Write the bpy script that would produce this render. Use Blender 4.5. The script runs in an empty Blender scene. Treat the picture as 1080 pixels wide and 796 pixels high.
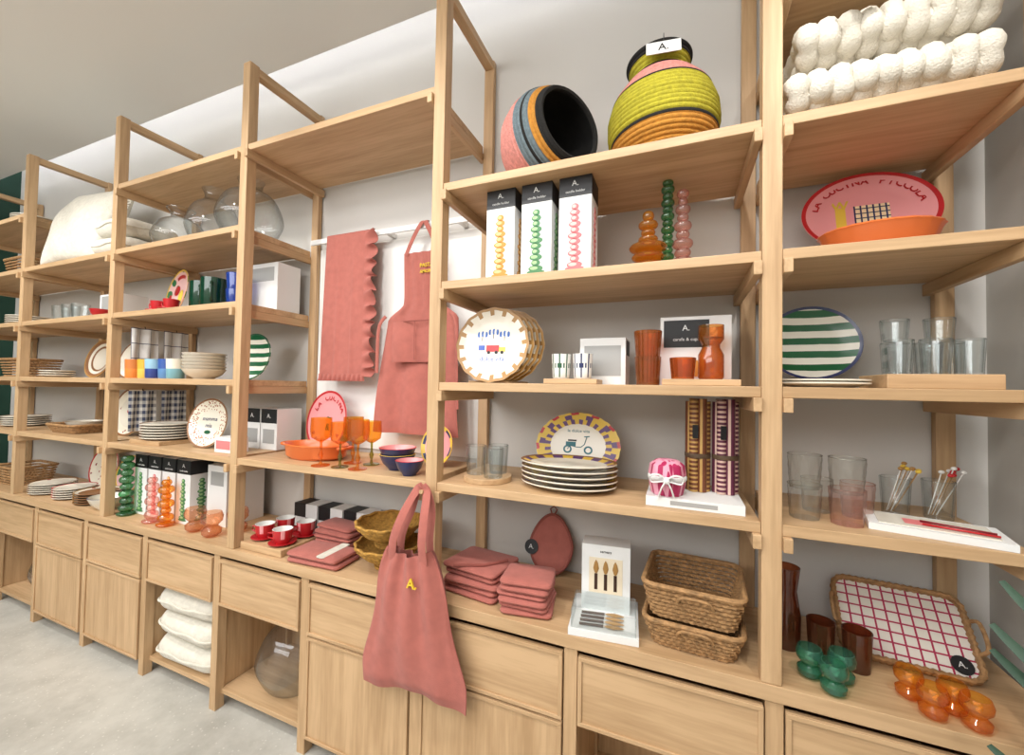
import bpy,bmesh,math,random
from mathutils import Matrix,Vector
rnd=random.Random(7)
sc=bpy.context.scene
rad=math.radians
I4=Matrix.Identity(4)
def TM(x=0,y=0,z=0,rz=0,rx=0,ry=0,s=(1,1,1)):
    return Matrix.Translation((x,y,z))@Matrix.Rotation(rad(rz),4,'Z')@Matrix.Rotation(rad(rx),4,'X')@Matrix.Rotation(rad(ry),4,'Y')@Matrix.Diagonal((s[0],s[1],s[2],1))
def lin(c):
    r=[]
    for k in c[:3]:
        k=k/255.0
        r.append(k/12.92 if k<=.04045 else ((k+.055)/1.055)**2.4)
    return (r[0],r[1],r[2],1)
MC={};GLASS=set()
def nd(nt,t,**kw):
    n=nt.nodes.new(t)
    for k,v in kw.items(): setattr(n,k,v)
    return n
def mat(name,col=(200,200,200),rough=.5,bump=None,var=0,vs=8,metal=0,emis=0,sheen=0,coat=0):
    if name in MC: return MC[name]
    m=bpy.data.materials.new(name);m.use_nodes=True;nt=m.node_tree;b=nt.nodes['Principled BSDF']
    c=lin(col)
    b.inputs['Base Color'].default_value=c;b.inputs['Roughness'].default_value=rough;b.inputs['Metallic'].default_value=metal
    b.inputs['Sheen Weight'].default_value=sheen;b.inputs['Coat Weight'].default_value=coat
    if emis: b.inputs['Emission Color'].default_value=c;b.inputs['Emission Strength'].default_value=emis
    if bump or var:
        tc=nd(nt,'ShaderNodeTexCoord')
    if var:
        n=nd(nt,'ShaderNodeTexNoise');n.inputs['Scale'].default_value=vs;n.inputs['Detail'].default_value=4
        nt.links.new(tc.outputs['Object'],n.inputs['Vector'])
        r=nd(nt,'ShaderNodeValToRGB');r.color_ramp.elements[0].position=.3;r.color_ramp.elements[1].position=.7
        r.color_ramp.elements[0].color=tuple(k*(1-var) for k in c[:3])+(1,);r.color_ramp.elements[1].color=tuple(min(1,k*(1+var)) for k in c[:3])+(1,)
        nt.links.new(n.outputs['Fac'],r.inputs['Fac']);nt.links.new(r.outputs['Color'],b.inputs['Base Color'])
    if bump:
        n=nd(nt,'ShaderNodeTexNoise');n.inputs['Scale'].default_value=bump[0];n.inputs['Detail'].default_value=3
        nt.links.new(tc.outputs['Object'],n.inputs['Vector'])
        bp=nd(nt,'ShaderNodeBump');bp.inputs['Strength'].default_value=bump[1];bp.inputs['Distance'].default_value=.003
        nt.links.new(n.outputs['Fac'],bp.inputs['Height']);nt.links.new(bp.outputs['Normal'],b.inputs['Normal'])
    MC[name]=m;return m
def glass(name,col,deep=None,dif=.12):
    """thin tinted glass: tinted see-through + glossy at grazing angles"""
    if name in MC: return MC[name]
    m=bpy.data.materials.new(name);m.use_nodes=True;nt=m.node_tree;nt.nodes.clear();L=nt.links.new
    out=nd(nt,'ShaderNodeOutputMaterial');tr=nd(nt,'ShaderNodeBsdfTransparent');df=nd(nt,'ShaderNodeBsdfDiffuse');gl=nd(nt,'ShaderNodeBsdfGlossy')
    gl.inputs['Roughness'].default_value=.04;gl.inputs['Color'].default_value=(1,1,1,1)
    lw=nd(nt,'ShaderNodeLayerWeight');lw.inputs['Blend'].default_value=.5
    mc=nd(nt,'ShaderNodeMix',data_type='RGBA');c=lin(col);d=lin(deep) if deep else tuple(k**1.8 for k in c[:3])+(1,)
    p=nd(nt,'ShaderNodeMath',operation='POWER');L(lw.outputs['Facing'],p.inputs[0]);p.inputs[1].default_value=2.5
    L(p.outputs[0],mc.inputs[0]);mc.inputs[6].default_value=c;mc.inputs[7].default_value=d
    L(mc.outputs[2],tr.inputs['Color']);df.inputs['Color'].default_value=c
    m1=nd(nt,'ShaderNodeMixShader');m1.inputs[0].default_value=dif;L(tr.outputs[0],m1.inputs[1]);L(df.outputs[0],m1.inputs[2])
    p2=nd(nt,'ShaderNodeMath',operation='POWER');L(lw.outputs['Facing'],p2.inputs[0]);p2.inputs[1].default_value=4
    ma=nd(nt,'ShaderNodeMath',operation='MULTIPLY_ADD');L(p2.outputs[0],ma.inputs[0]);ma.inputs[1].default_value=.55;ma.inputs[2].default_value=.06
    m2=nd(nt,'ShaderNodeMixShader');L(ma.outputs[0],m2.inputs[0]);L(m1.outputs[0],m2.inputs[1]);L(gl.outputs[0],m2.inputs[2])
    L(m2.outputs[0],out.inputs['Surface'])
    MC[name]=m;GLASS.add(name);return m
def wood(name,axis,c1=(201,167,127),c2=(174,140,101),ac=16):
    if name in MC: return MC[name]
    m=bpy.data.materials.new(name);m.use_nodes=True;nt=m.node_tree;b=nt.nodes['Principled BSDF']
    b.inputs['Roughness'].default_value=.5
    tc=nd(nt,'ShaderNodeTexCoord');mp=nd(nt,'ShaderNodeMapping')
    s=[ac,ac,ac];s[axis]=1.1
    mp.inputs['Scale'].default_value=s
    nt.links.new(tc.outputs['Object'],mp.inputs['Vector'])
    n=nd(nt,'ShaderNodeTexNoise');n.inputs['Scale'].default_value=1.0;n.inputs['Detail'].default_value=5;n.inputs['Distortion'].default_value=.6
    nt.links.new(mp.outputs['Vector'],n.inputs['Vector'])
    n2=nd(nt,'ShaderNodeTexNoise');n2.inputs['Scale'].default_value=6;n2.inputs['Detail'].default_value=3
    nt.links.new(mp.outputs['Vector'],n2.inputs['Vector'])
    mx=nd(nt,'ShaderNodeMath',operation='MULTIPLY_ADD');mx.inputs[1].default_value=.35
    nt.links.new(n2.outputs['Fac'],mx.inputs[0]);
    m3=nd(nt,'ShaderNodeMath',operation='MULTIPLY');m3.inputs[1].default_value=.65
    nt.links.new(n.outputs['Fac'],m3.inputs[0]);nt.links.new(m3.outputs[0],mx.inputs[2])
    r=nd(nt,'ShaderNodeValToRGB');r.color_ramp.elements[0].position=.36;r.color_ramp.elements[1].position=.6
    r.color_ramp.elements[0].color=lin(c2);r.color_ramp.elements[1].color=lin(c1)
    nt.links.new(mx.outputs[0],r.inputs['Fac']);nt.links.new(r.outputs['Color'],b.inputs['Base Color'])
    bp=nd(nt,'ShaderNodeBump');bp.inputs['Strength'].default_value=.08;bp.inputs['Distance'].default_value=.004
    nt.links.new(mx.outputs[0],bp.inputs['Height']);nt.links.new(bp.outputs['Normal'],b.inputs['Normal'])
    MC[name]=m;return m
def pat(name,kind,c1,c2,s=10,t=.3,rough=.5,wob=0,rot=0):
    if name in MC: return MC[name]
    m=bpy.data.materials.new(name);m.use_nodes=True;nt=m.node_tree;b=nt.nodes['Principled BSDF'];b.inputs['Roughness'].default_value=rough
    L=nt.links.new
    uv=nd(nt,'ShaderNodeTexCoord');mp=nd(nt,'ShaderNodeMapping');mp.inputs['Rotation'].default_value=(0,0,rad(rot));L(uv.outputs['UV'],mp.inputs['Vector'])
    vec=mp.outputs['Vector']
    if wob:
        n=nd(nt,'ShaderNodeTexNoise');n.inputs['Scale'].default_value=s*.8;L(vec,n.inputs['Vector'])
        vm=nd(nt,'ShaderNodeVectorMath',operation='MULTIPLY_ADD');L(n.outputs['Color'],vm.inputs[0]);vm.inputs[1].default_value=(wob,wob,0);L(vec,vm.inputs[2]);vec=vm.outputs[0]
    sp=nd(nt,'ShaderNodeSeparateXYZ');L(vec,sp.inputs[0])
    def fr(o):
        a=nd(nt,'ShaderNodeMath',operation='MULTIPLY');L(o,a.inputs[0]);a.inputs[1].default_value=s
        f=nd(nt,'ShaderNodeMath',operation='FRACT');L(a.outputs[0],f.inputs[0])
        l=nd(nt,'ShaderNodeMath',operation='LESS_THAN');L(f.outputs[0],l.inputs[0]);l.inputs[1].default_value=t;return l.outputs[0]
    if kind=='stripe': fac=fr(sp.outputs[1])
    elif kind=='grid':
        a=fr(sp.outputs[0]);c=fr(sp.outputs[1]);mm=nd(nt,'ShaderNodeMath',operation='MAXIMUM');L(a,mm.inputs[0]);L(c,mm.inputs[1]);fac=mm.outputs[0]
    elif kind=='gingham':
        a=fr(sp.outputs[0]);c=fr(sp.outputs[1]);mm=nd(nt,'ShaderNodeMath',operation='ADD');L(a,mm.inputs[0]);L(c,mm.inputs[1])
        m2=nd(nt,'ShaderNodeMath',operation='MULTIPLY');m2.inputs[1].default_value=.5;L(mm.outputs[0],m2.inputs[0]);fac=m2.outputs[0]
    elif kind=='blobs':
        vo=nd(nt,'ShaderNodeTexVoronoi');vo.inputs['Scale'].default_value=s;L(vec,vo.inputs['Vector'])
        l=nd(nt,'ShaderNodeMath',operation='LESS_THAN');L(vo.outputs['Distance'],l.inputs[0]);l.inputs[1].default_value=t;fac=l.outputs[0]
    mix=nd(nt,'ShaderNodeMix',data_type='RGBA');L(fac,mix.inputs[0]);mix.inputs[6].default_value=lin(c1);mix.inputs[7].default_value=lin(c2)
    L(mix.outputs[2],b.inputs['Base Color']);MC[name]=m;return m
class MB:
    def __init__(s): s.v=[];s.f=[];s.m=[];s.mats=[];s.uv=[];s.sm=[]
    def mi(s,m):
        if m not in s.mats: s.mats.append(m)
        return s.mats.index(m)
    def add(s,vs,fs,m,M=I4,uv=None,smooth=True):
        o=len(s.v)
        for i,p in enumerate(vs):
            p=Vector(p);s.v.append(M@p);s.uv.append(uv[i] if uv else (p.x,p.y))
        for i,f in enumerate(fs):
            s.f.append([o+k for k in f]);s.m.append(s.mi(m[i] if isinstance(m,list) else m));s.sm.append(smooth)
    def box(s,x0,x1,y0,y1,z0,z1,m,M=I4):
        vs=[(x0,y0,z0),(x1,y0,z0),(x1,y1,z0),(x0,y1,z0),(x0,y0,z1),(x1,y0,z1),(x1,y1,z1),(x0,y1,z1)]
        s.add(vs,[(0,3,2,1),(4,5,6,7),(0,1,5,4),(1,2,6,5),(2,3,7,6),(3,0,4,7)],m,M,smooth=False)
    def cbox(s,cx,cy,z0,w,d,h,m,M=I4): s.box(cx-w/2,cx+w/2,cy-d/2,cy+d/2,z0,z0+h,m,M)
    def lathe(s,prof,m,M=I4,seg=28,rmod=None,matf=None):
        if m.name in GLASS:   # single wall for thin glass
            mz=max(p[1] for p in prof);i=max(k for k,p in enumerate(prof) if p[1]==mz);prof=prof[:i+2]
        vs=[];idx=[]
        for (r,z) in prof:
            if r<1e-5: idx.append([len(vs)]*seg);vs.append((0,0,z))
            else:
                ring=[]
                for j in range(seg):
                    a=2*math.pi*j/seg;rr=r*(rmod(a,z) if rmod else 1)
                    ring.append(len(vs));vs.append((rr*math.cos(a),rr*math.sin(a),z))
                idx.append(ring)
        fs=[];ms=[]
        for k in range(len(prof)-1):
            for j in range(seg):
                a,b,c,d=idx[k][j],idx[k][(j+1)%seg],idx[k+1][(j+1)%seg],idx[k+1][j]
                f=[];[f.append(q) for q in (a,b,c,d) if q not in f]
                if len(f)>=3:
                    fs.append(f);ms.append(matf(k,j) if matf else m)
        s.add(vs,fs,ms,M)
    def tube(s,path,r,m,M=I4,seg=8,closed=False,flat=1.0,up=None,cap=True):
        P=[Vector(p) for p in path];n=len(P);vs=[];uv=[]
        T=[]
        for i in range(n):
            if closed: t=P[(i+1)%n]-P[i-1]
            else: t=P[min(i+1,n-1)]-P[max(i-1,0)]
            T.append(t.normalized() if t.length>1e-9 else Vector((0,0,1)))
        u=Vector(up) if up else (Vector((0,0,1)) if abs(T[0].z)<.9 else Vector((1,0,0)))
        for i in range(n):
            if up: w=Vector(up)
            else: w=u
            w=(w-T[i]*w.dot(T[i]));w=w.normalized() if w.length>1e-6 else T[i].orthogonal().normalized()
            u=w;b=T[i].cross(w);rr=r[i] if isinstance(r,(list,tuple)) else r
            for j in range(seg):
                a=2*math.pi*j/seg;vs.append(P[i]+w*(rr*math.cos(a))+b*(rr*flat*math.sin(a)));uv.append((j/seg,i/n))
        fs=[]
        for i in range(n if closed else n-1):
            i2=(i+1)%n
            for j in range(seg): fs.append((i*seg+j,i*seg+(j+1)%seg,i2*seg+(j+1)%seg,i2*seg+j))
        if not closed and cap: fs.append(tuple(range(seg)));fs.append(tuple((n-1)*seg+j for j in range(seg)))
        s.add(vs,fs,m,M,uv)
    def grid(s,fn,nu,nv,m,M=I4,th=0,us=1,vs_=1):
        P=[[Vector(fn(i/nu,j/nv)) for j in range(nv+1)] for i in range(nu+1)]
        W=nv+1;vs=[];uv=[]
        N=[]
        for i in range(nu+1):
            for j in range(nv+1):
                a=P[min(i+1,nu)][j]-P[max(i-1,0)][j];b=P[i][min(j+1,nv)]-P[i][max(j-1,0)]
                n=a.cross(b);N.append(n.normalized() if n.length>1e-12 else Vector((0,0,0)))
                vs.append(P[i][j]);uv.append((i/nu*us,j/nv*vs_))
        F=[(i*W+j,(i+1)*W+j,(i+1)*W+j+1,i*W+j+1) for i in range(nu) for j in range(nv)]
        if th:
            k=len(vs);vs=[p+n*th/2 for p,n in zip(vs,N)]+[p-n*th/2 for p,n in zip(vs,N)];uv=uv+uv
            F=F+[tuple(q+k for q in reversed(f)) for f in F]
            B=[i*W for i in range(nu+1)]+[nu*W+j for j in range(1,W)]+[i*W+nv for i in range(nu-1,-1,-1)]+[j for j in range(nv-1,0,-1)]
            for a in range(len(B)):
                p,q=B[a],B[(a+1)%len(B)];F.append((q,p,p+k,q+k))
        s.add(vs,F,m,M,uv)
    def rr(s,w,d,r,rings,m,M=I4,n=5,wob=0,cap=True,seed=0):
        g=random.Random(seed);vs=[];cnt=None;fs=[];ms=[]
        ph=g.random()*6
        for ri,(ins,z) in enumerate(rings):
            ww,dd=w/2-ins,d/2-ins;q=max(.0005,min(r-ins if r>ins else .001,ww,dd));ring=[]
            for cx,cy,a0 in ((ww-q,dd-q,0),(-ww+q,dd-q,90),(-ww+q,-dd+q,180),(ww-q,-dd+q,270)):
                for k in range(n+1):
                    a=rad(a0+90*k/n);x=cx+q*math.cos(a);y=cy+q*math.sin(a)
                    if wob:
                        an=math.atan2(y,x);f=1+wob*math.sin(3*an+ph)+wob*.6*math.sin(7*an+ph*2);x*=f;y*=f
                    ring.append((x,y,z))
            cnt=len(ring);vs+=ring
        for k in range(len(rings)-1):
            for j in range(cnt):
                fs.append((k*cnt+j,k*cnt+(j+1)%cnt,(k+1)*cnt+(j+1)%cnt,(k+1)*cnt+j));ms.append(m[k] if isinstance(m,list) else m)
        if cap:
            fs.append(tuple(reversed(range(cnt))));ms.append(m[0] if isinstance(m,list) else m)
            fs.append(tuple((len(rings)-1)*cnt+j for j in range(cnt)));ms.append(m[-1] if isinstance(m,list) else m)
        s.add(vs,fs,ms,M)
    def ball(s,x,y,z,rx,ry,rz,m,seg=14,M=I4):
        pr=[(math.sin(math.pi*k/8),-math.cos(math.pi*k/8)) for k in range(9)];pr[0]=(0,-1);pr[-1]=(0,1)
        s.lathe(pr,m,M@TM(x,y,z,s=(rx,ry,rz)),seg=seg)
    def disc(s,r,h,m,M=I4,seg=20): s.lathe([(0,0),(r,0),(r,h),(0,h)],m,M,seg=seg)
    def pillow(s,w,h,t,m,M=I4,n=28,wr=.0,seed=0,ex=.3):
        g=random.Random(seed);ph=[g.random()*6 for _ in range(6)]
        for sg in (1,-1):
            def fn(u,v):
                # denser samples near the seams so the edge rounds over
                a=math.sin(math.pi*(u-.5));b=math.sin(math.pi*(v-.5))
                e=(max(0,(1-a*a))**ex)*(max(0,(1-b*b))**ex)
                x=a*w/2*(1-.06*(1-b*b)*abs(a)**3);y=b*h/2*(1-.06*(1-a*a)*abs(b)**3)
                z=sg*t/2*e*(1+wr*math.sin(5*a+ph[0])*math.cos(4*b+ph[1])+wr*.5*math.sin(9*a+5*b+ph[2]))
                return (x,y,z)
            s.grid(fn,n,n,m,M,us=w,vs_=h)
    def text(s,body,M,size,m,ext=.0006,bold=0):
        c=bpy.data.curves.new('t','FONT');c.body=body;c.size=size;c.extrude=ext;c.offset=bold;c.align_x='CENTER';c.align_y='CENTER';c.resolution_u=2
        o=bpy.data.objects.new('t',c);bpy.context.collection.objects.link(o)
        dg=bpy.context.evaluated_depsgraph_get();e=o.evaluated_get(dg);me=e.to_mesh()
        s.add([v.co.copy() for v in me.vertices],[tuple(p.vertices) for p in me.polygons],m,M,smooth=False)
        e.to_mesh_clear();bpy.data.objects.remove(o);bpy.data.curves.remove(c)
def obj(name,mb,rest=None,bevel=0,sub=0,split=.7):
    vs=mb.v
    if rest is not None:
        mz=min(v.z for v in vs);dz=rest+.0006-mz
        vs=[v+Vector((0,0,dz)) for v in vs]
    xs=[v.x for v in vs];ys=[v.y for v in vs];zs=[v.z for v in vs]
    c=Vector(((min(xs)+max(xs))/2,(min(ys)+max(ys))/2,min(zs)))
    me=bpy.data.meshes.new(name);me.from_pydata([tuple(v-c) for v in vs],[],mb.f)
    for m in mb.mats: me.materials.append(m)
    uvl=me.uv_layers.new(name='UVMap')
    for i,p in enumerate(me.polygons):
        p.material_index=mb.m[i];p.use_smooth=mb.sm[i]
        for li in p.loop_indices: uvl.data[li].uv=mb.uv[me.loops[li].vertex_index]
    bm=bmesh.new();bm.from_mesh(me)
    bmesh.ops.recalc_face_normals(bm,faces=bm.faces)
    for e in bm.edges:
        if len(e.link_faces)==2 and e.calc_face_angle(0)>split: e.smooth=False
    bm.to_mesh(me);bm.free()
    o=bpy.data.objects.new(name,me);o.location=c;bpy.context.collection.objects.link(o)
    if bevel:
        b=o.modifiers.new('bevel','BEVEL');b.width=bevel;b.segments=2;b.limit_method='ANGLE'
    return o
# ---------------- constants (metres)
D=1.2;DEP=.3905;WALLY=1.62
X_={'G':-4.91,'E':-3.876,'D':-2.837,'C':-1.805,'A':-.786,'B':.218,'F':.7252}
L0,L1,L2,L3,L4,LC,TT=2.5076,2.1514,1.8076,1.4588,1.1158,.7207,2.886
ST=.028;PW=.045
XR=.83;XL=-5.33;YF=-3.6;CE=3.08
# ---------------- materials
ox=wood('oak_x',0);oy=wood('oak_y',1);oz=wood('oak_z',2)
white=mat('white_card',(226,226,224),.55)
black=mat('black_ink',(22,22,24),.5)
cream=mat('cream_ceramic',(230,223,207),.25,coat=.3)
wcer=mat('white_ceramic',(232,230,225),.2,coat=.3)
red=mat('red_glaze',(186,36,42),.3);pink=mat('pink_glaze',(232,156,158),.3,coat=.2)
orange=mat('orange_glaze',(214,110,54),.3,coat=.3);yellow=mat('yellow_glaze',(226,190,72),.35)
purple=mat('purple_glaze',(95,62,116),.35);navy=mat('navy_glaze',(34,44,90),.3,coat=.3);green=mat('green_glaze',(34,86,60),.3,coat=.3)
blue=mat('blue_glaze',(56,92,180),.3);brown=mat('brown_glaze',(136,92,56),.4)
rust=mat('rust_linen',(174,101,90),.92,bump=(500,.5),var=.08,vs=30,sheen=.1)
rustd=mat('rust_linen_dark',(146,80,70),.92,bump=(500,.5),sheen=.1)
linen=mat('cream_linen',(216,210,196),.95,bump=(120,1),var=.08,vs=40,sheen=.1)
knit=mat('chunky_wool',(220,213,199),.95,bump=(220,1),var=.06,vs=30)
wick=mat('wicker',(160,122,80),.75,bump=(120,1),var=.35,vs=70)
mustw=mat('mustard_wicker',(172,128,56),.85,bump=(160,1),var=.35,vs=80)
greyp=mat('grey_print',(160,160,158),.6)
gclear=glass('clear_glass',(252,254,254),(186,192,192),.012)
gamber=glass('amber_glass',(252,202,104),(214,128,28),.07)
gdamber=glass('dark_amber_glass',(230,158,78),(130,64,14),.1)
gbrown=glass('brown_glass',(166,96,62),(76,28,12),.14)
ggreen=glass('green_glass',(140,204,158),(30,104,60),.08)
gteal=glass('teal_glass',(130,205,178),(30,110,85),.1)
gpink=glass('pink_glass',(250,218,210),(210,144,136),.05)
goa=glass('peach_glass',(246,208,178),(194,122,86),.06)
gpk2=glass('blush_glass',(252,236,232),(200,164,156),.02);gsm=glass('smoke_glass',(250,250,247),(168,166,162),.015)
dgr=glass('dark_green_glass',(30,96,66),(5,40,28),.3);dbl=glass('blue_glass',(60,104,215),(10,30,120),.25)
gold_g=glass('olive_glass',(200,198,110),(110,110,20),.08)
paperp=mat('pink_print',(220,124,124),.6)
# ---------------- room
def wallbox(name,x0,x1,y0,y1,z0,z1,m):
    b=MB();b.box(x0,x1,y0,y1,z0,z1,m);return obj(name,b)
wm=mat('wall_paint',(208,205,200),.85,bump=(60,.05),var=.02,vs=1.5)
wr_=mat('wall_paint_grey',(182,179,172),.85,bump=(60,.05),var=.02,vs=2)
cm_=mat('ceiling_paint',(230,228,223),.9)
gm_=mat('dark_green_paint',(22,62,48),.6,var=.05,vs=2)
fm=bpy.data.materials.new('terrazzo_floor');fm.use_nodes=True
nt=fm.node_tree;b_=nt.nodes['Principled BSDF'];b_.inputs['Roughness'].default_value=.4
tc=nd(nt,'ShaderNodeTexCoord');n1=nd(nt,'ShaderNodeTexNoise');n1.inputs['Scale'].default_value=3;n1.inputs['Detail'].default_value=8;n1.inputs['Roughness'].default_value=.7
nt.links.new(tc.outputs['Object'],n1.inputs['Vector']);rp=nd(nt,'ShaderNodeValToRGB')
rp.color_ramp.elements[0].position=.35;rp.color_ramp.elements[0].color=lin((166,163,154));rp.color_ramp.elements[1].position=.62;rp.color_ramp.elements[1].color=lin((194,191,182))
nt.links.new(n1.outputs['Fac'],rp.inputs['Fac'])
vo=nd(nt,'ShaderNodeTexVoronoi');vo.inputs['Scale'].default_value=45;nt.links.new(tc.outputs['Object'],vo.inputs['Vector'])
lt=nd(nt,'ShaderNodeMath',operation='LESS_THAN');lt.inputs[1].default_value=.16;nt.links.new(vo.outputs['Distance'],lt.inputs[0])
mu=nd(nt,'ShaderNodeMath',operation='MULTIPLY');mu.inputs[1].default_value=.5;nt.links.new(lt.outputs[0],mu.inputs[0])
mx=nd(nt,'ShaderNodeMix',data_type='RGBA');nt.links.new(mu.outputs[0],mx.inputs[0]);nt.links.new(rp.outputs['Color'],mx.inputs[6]);mx.inputs[7].default_value=lin((218,216,208))
nt.links.new(mx.outputs[2],b_.inputs['Base Color'])
wallbox('floor',XL-.1,XR+.1,YF-.1,WALLY+.1,-.1,0,fm)
wallbox('wall_back',XL-.1,XR+.1,WALLY,WALLY+.1,0,3.4,wm)
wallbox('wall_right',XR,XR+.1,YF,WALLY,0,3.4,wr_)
wallbox('wall_left',XL-.1,XL,YF,WALLY,0,3.4,gm_)
wallbox('wall_front',XL-.1,XR+.1,YF-.1,YF,0,3.4,wm)
CY=1.46
wallbox('ceiling',XL,XR,YF,CY,CE,CE+.06,cm_)
wallbox('ceiling.001',XL,XR,YF,WALLY,3.34,3.4,mat('cove_paint',(240,238,232),.9))
led=MB();led.box(XL+.02,XR-.02,CY-.03,CY-.01,CE+.061,CE+.075,mat('led_emitter',(246,248,255),.5,emis=14));obj('trim_1',led)
# ---------------- shelving
b=MB()
for k,x in X_.items():
    b.box(x-PW/2,x+PW/2,D,D+PW,LC+.0006,TT,oz)
    b.box(x-PW/2,x+PW/2,D+DEP-.001,D+DEP+.024,LC+.0006,TT,oz)
    b.box(x-PW/2+.004,x+PW/2-.004,D+PW,D+DEP,TT-.04,TT-.003,oy)
bays=[('G','E',(L0,L1,L2,L3,L4)),('E','D',(L1,L2,L3,L4)),('D','C',(L0,L1,L2,L3,L4)),('C','A',(L0,L4)),('A','B',(L1,L2,L3,L4)),('B','F',(L0,L1,L2,L3,L4))]
for a,c,ls in bays:
    xa=X_[a]+PW/2+.0005;xc=X_[c]-PW/2-.0005
    for l in ls:
        b.box(xa,xc,D+.002,D+DEP-.002,l-ST,l,ox)
        for xx in (xa,xc-.02): b.box(xx,xx+.02,D-.014,D+DEP+.02,l-ST-.036,l-ST-.0003,oy)
b.tube([(X_['A']-.006,1.201,1.085),(X_['A']-.006,1.15,1.092)],.008,oz)
shelf=obj('shelving_unit',b,bevel=.002)
# ---------------- base cabinet
b=MB()
mb_=[-5.2,-4.65,-4.10,-3.555,-2.995,-2.44,-1.895,-1.36,-.835,-.29,.225,.80]
types=['d','o','o','d','d','o','o','d','d','o','o']
b.box(-5.2,.80,D-.003,1.605,LC-.04,LC,ox)
b.box(-5.2,.80,1.59,1.605,.07,LC-.041,oz)
for i,x in enumerate(mb_):
    xx=min(max(x,-5.178),.778)
    b.box(xx-.02,xx+.02,D+.004,D+.044,0,LC-.0405,oz)
    b.box(xx-.02,xx+.02,1.555,1.589,0,LC-.0405,oz)
    b.box(xx-.011,xx+.011,D+.0445,1.5545,.06,LC-.041,oz)
def panel(b,x0,x1,z0,z1,yf,m=oz):
    fw=.012
    b.box(x0,x1,yf+.006,yf+.02,z0,z1,m)
    b.box(x0,x1,yf,yf+.0058,z1-fw,z1,ox);b.box(x0,x1,yf,yf+.0058,z0,z0+fw,ox)
    b.box(x0,x0+fw,yf,yf+.0058,z0+fw,z1-fw,oz);b.box(x1-fw,x1,yf,yf+.0058,z0+fw,z1-fw,oz)
zt=LC-.058;zs=.462
for i,t in enumerate(types):
    x0=mb_[i]+.0215;x1=mb_[i+1]-.0215
    b.box(x0-.009,x1+.009,D+.03,1.5895,.062,.082,ox)
    panel(b,x0+.002,x1-.002,zs+.004,zt,D-.004,ox)
    if t=='d': panel(b,x0+.002,x1-.002,.07,zs-.004,D-.004,oz)
    else: b.box(x0-.009,x1+.009,D+.03,1.5895,zs-.004,zs+.01,ox)
obj('base_cabinet',b,bevel=.0015)
b=MB();b.box(-1.78,-.812,1.545,1.556,2.165,2.19,white)
for x in (-1.70,-1.3,-.9): b.box(x-.01,x+.01,1.5565,1.6195,2.168,2.187,white)
obj('hanging_rail',b)
b=MB();b.box(-1.78,-.812,1.6125,1.6195,1.13,2.16,mat('white_panel',(238,237,233),.7));obj('trim_2',b)

# ---------------- item helpers
def coil(prof,bands,n,amp=.003):
    L=[0]
    for i in range(1,len(prof)): L.append(L[-1]+math.dist(prof[i],prof[i-1]))
    out=[];N=n*4
    for k in range(N+1):
        s=L[-1]*k/N;i=1
        while i<len(L)-1 and L[i]<s: i+=1
        t=(s-L[i-1])/(L[i]-L[i-1]);r=prof[i-1][0]*(1-t)+prof[i][0]*t;z=prof[i-1][1]*(1-t)+prof[i][1]*t
        dx=prof[i][0]-prof[i-1][0];dz=prof[i][1]-prof[i-1][1];l=math.hypot(dx,dz)
        o=amp*abs(math.sin(math.pi*k/4));out.append((max(0,r+o*dz/l),z-o*dx/l))
    def mf(k,j):
        f=k/N
        for e,m in bands:
            if f<=e: return m
        return bands[-1][1]
    return out,mf
def smooth(pts,n=6):
    out=[];P=pts
    for i in range(len(P)-1):
        p0=P[max(i-1,0)];p1=P[i];p2=P[i+1];p3=P[min(i+2,len(P)-1)]
        for k in range(n):
            t=k/n;out.append(tuple(.5*((2*p1[a])+(-p0[a]+p2[a])*t+(2*p0[a]-5*p1[a]+4*p2[a]-p3[a])*t*t+(-p0[a]+3*p1[a]-3*p2[a]+p3[a])*t**3) for a in range(len(p1))))
    out.append(P[-1]);return out
def plate(b,M,a,ratio=1,base=None,rim=None,matf=None,dp=.018,seg=48,rmod=None):
    base=base or cream;rim=rim or base
    pr=[(0,.004),(.56*a,.004),(.66*a,.007),(.8*a,dp*.6),(.93*a,dp*.9),(a,dp),(a,dp-.004),(.62*a,0),(0,0)]
    def mf(k,j):
        if matf:
            q=matf(k,j)
            if q: return q
        return rim if k==4 else base
    b.lathe(pr,base,M@TM(s=(1,ratio,1)),seg=seg,matf=mf,rmod=rmod)
def standing(x,y,z,a,ratio=1,tilt=12,yaw=0):
    t=rad(90-tilt);return TM(x,y,z+a*ratio*math.sin(t)+.002,rz=yaw,rx=90-tilt)
def tumbler(b,M,r,h,m,th=.003,tap=.85,rmod=None,seg=20):
    b.lathe([(0,0),(r*tap,0),(r,h-.002),(r,h),(r-th,h),(r*tap-th,.006),(0,.006)],m,M,seg=seg,rmod=rmod)
    b.tube([((r-.001)*math.cos(2*math.pi*k/24),(r-.001)*math.sin(2*math.pi*k/24),h) for k in range(24)],.0013,m,M,seg=5,closed=True)
def bulges(b,M,spec,m,seg=20):
    pr=[(0,0)];z=0
    for r,h in spec:
        nk=min(r*.45,.012 if r>.02 else .007)
        for k in range(0,9):
            a=math.pi*k/8;pr.append((nk+(r-nk)*math.sin(a),z+h*(1-math.cos(a))/2))
        z+=h
    pr.append((0,z));b.lathe(pr,m,M,seg=seg)
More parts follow.
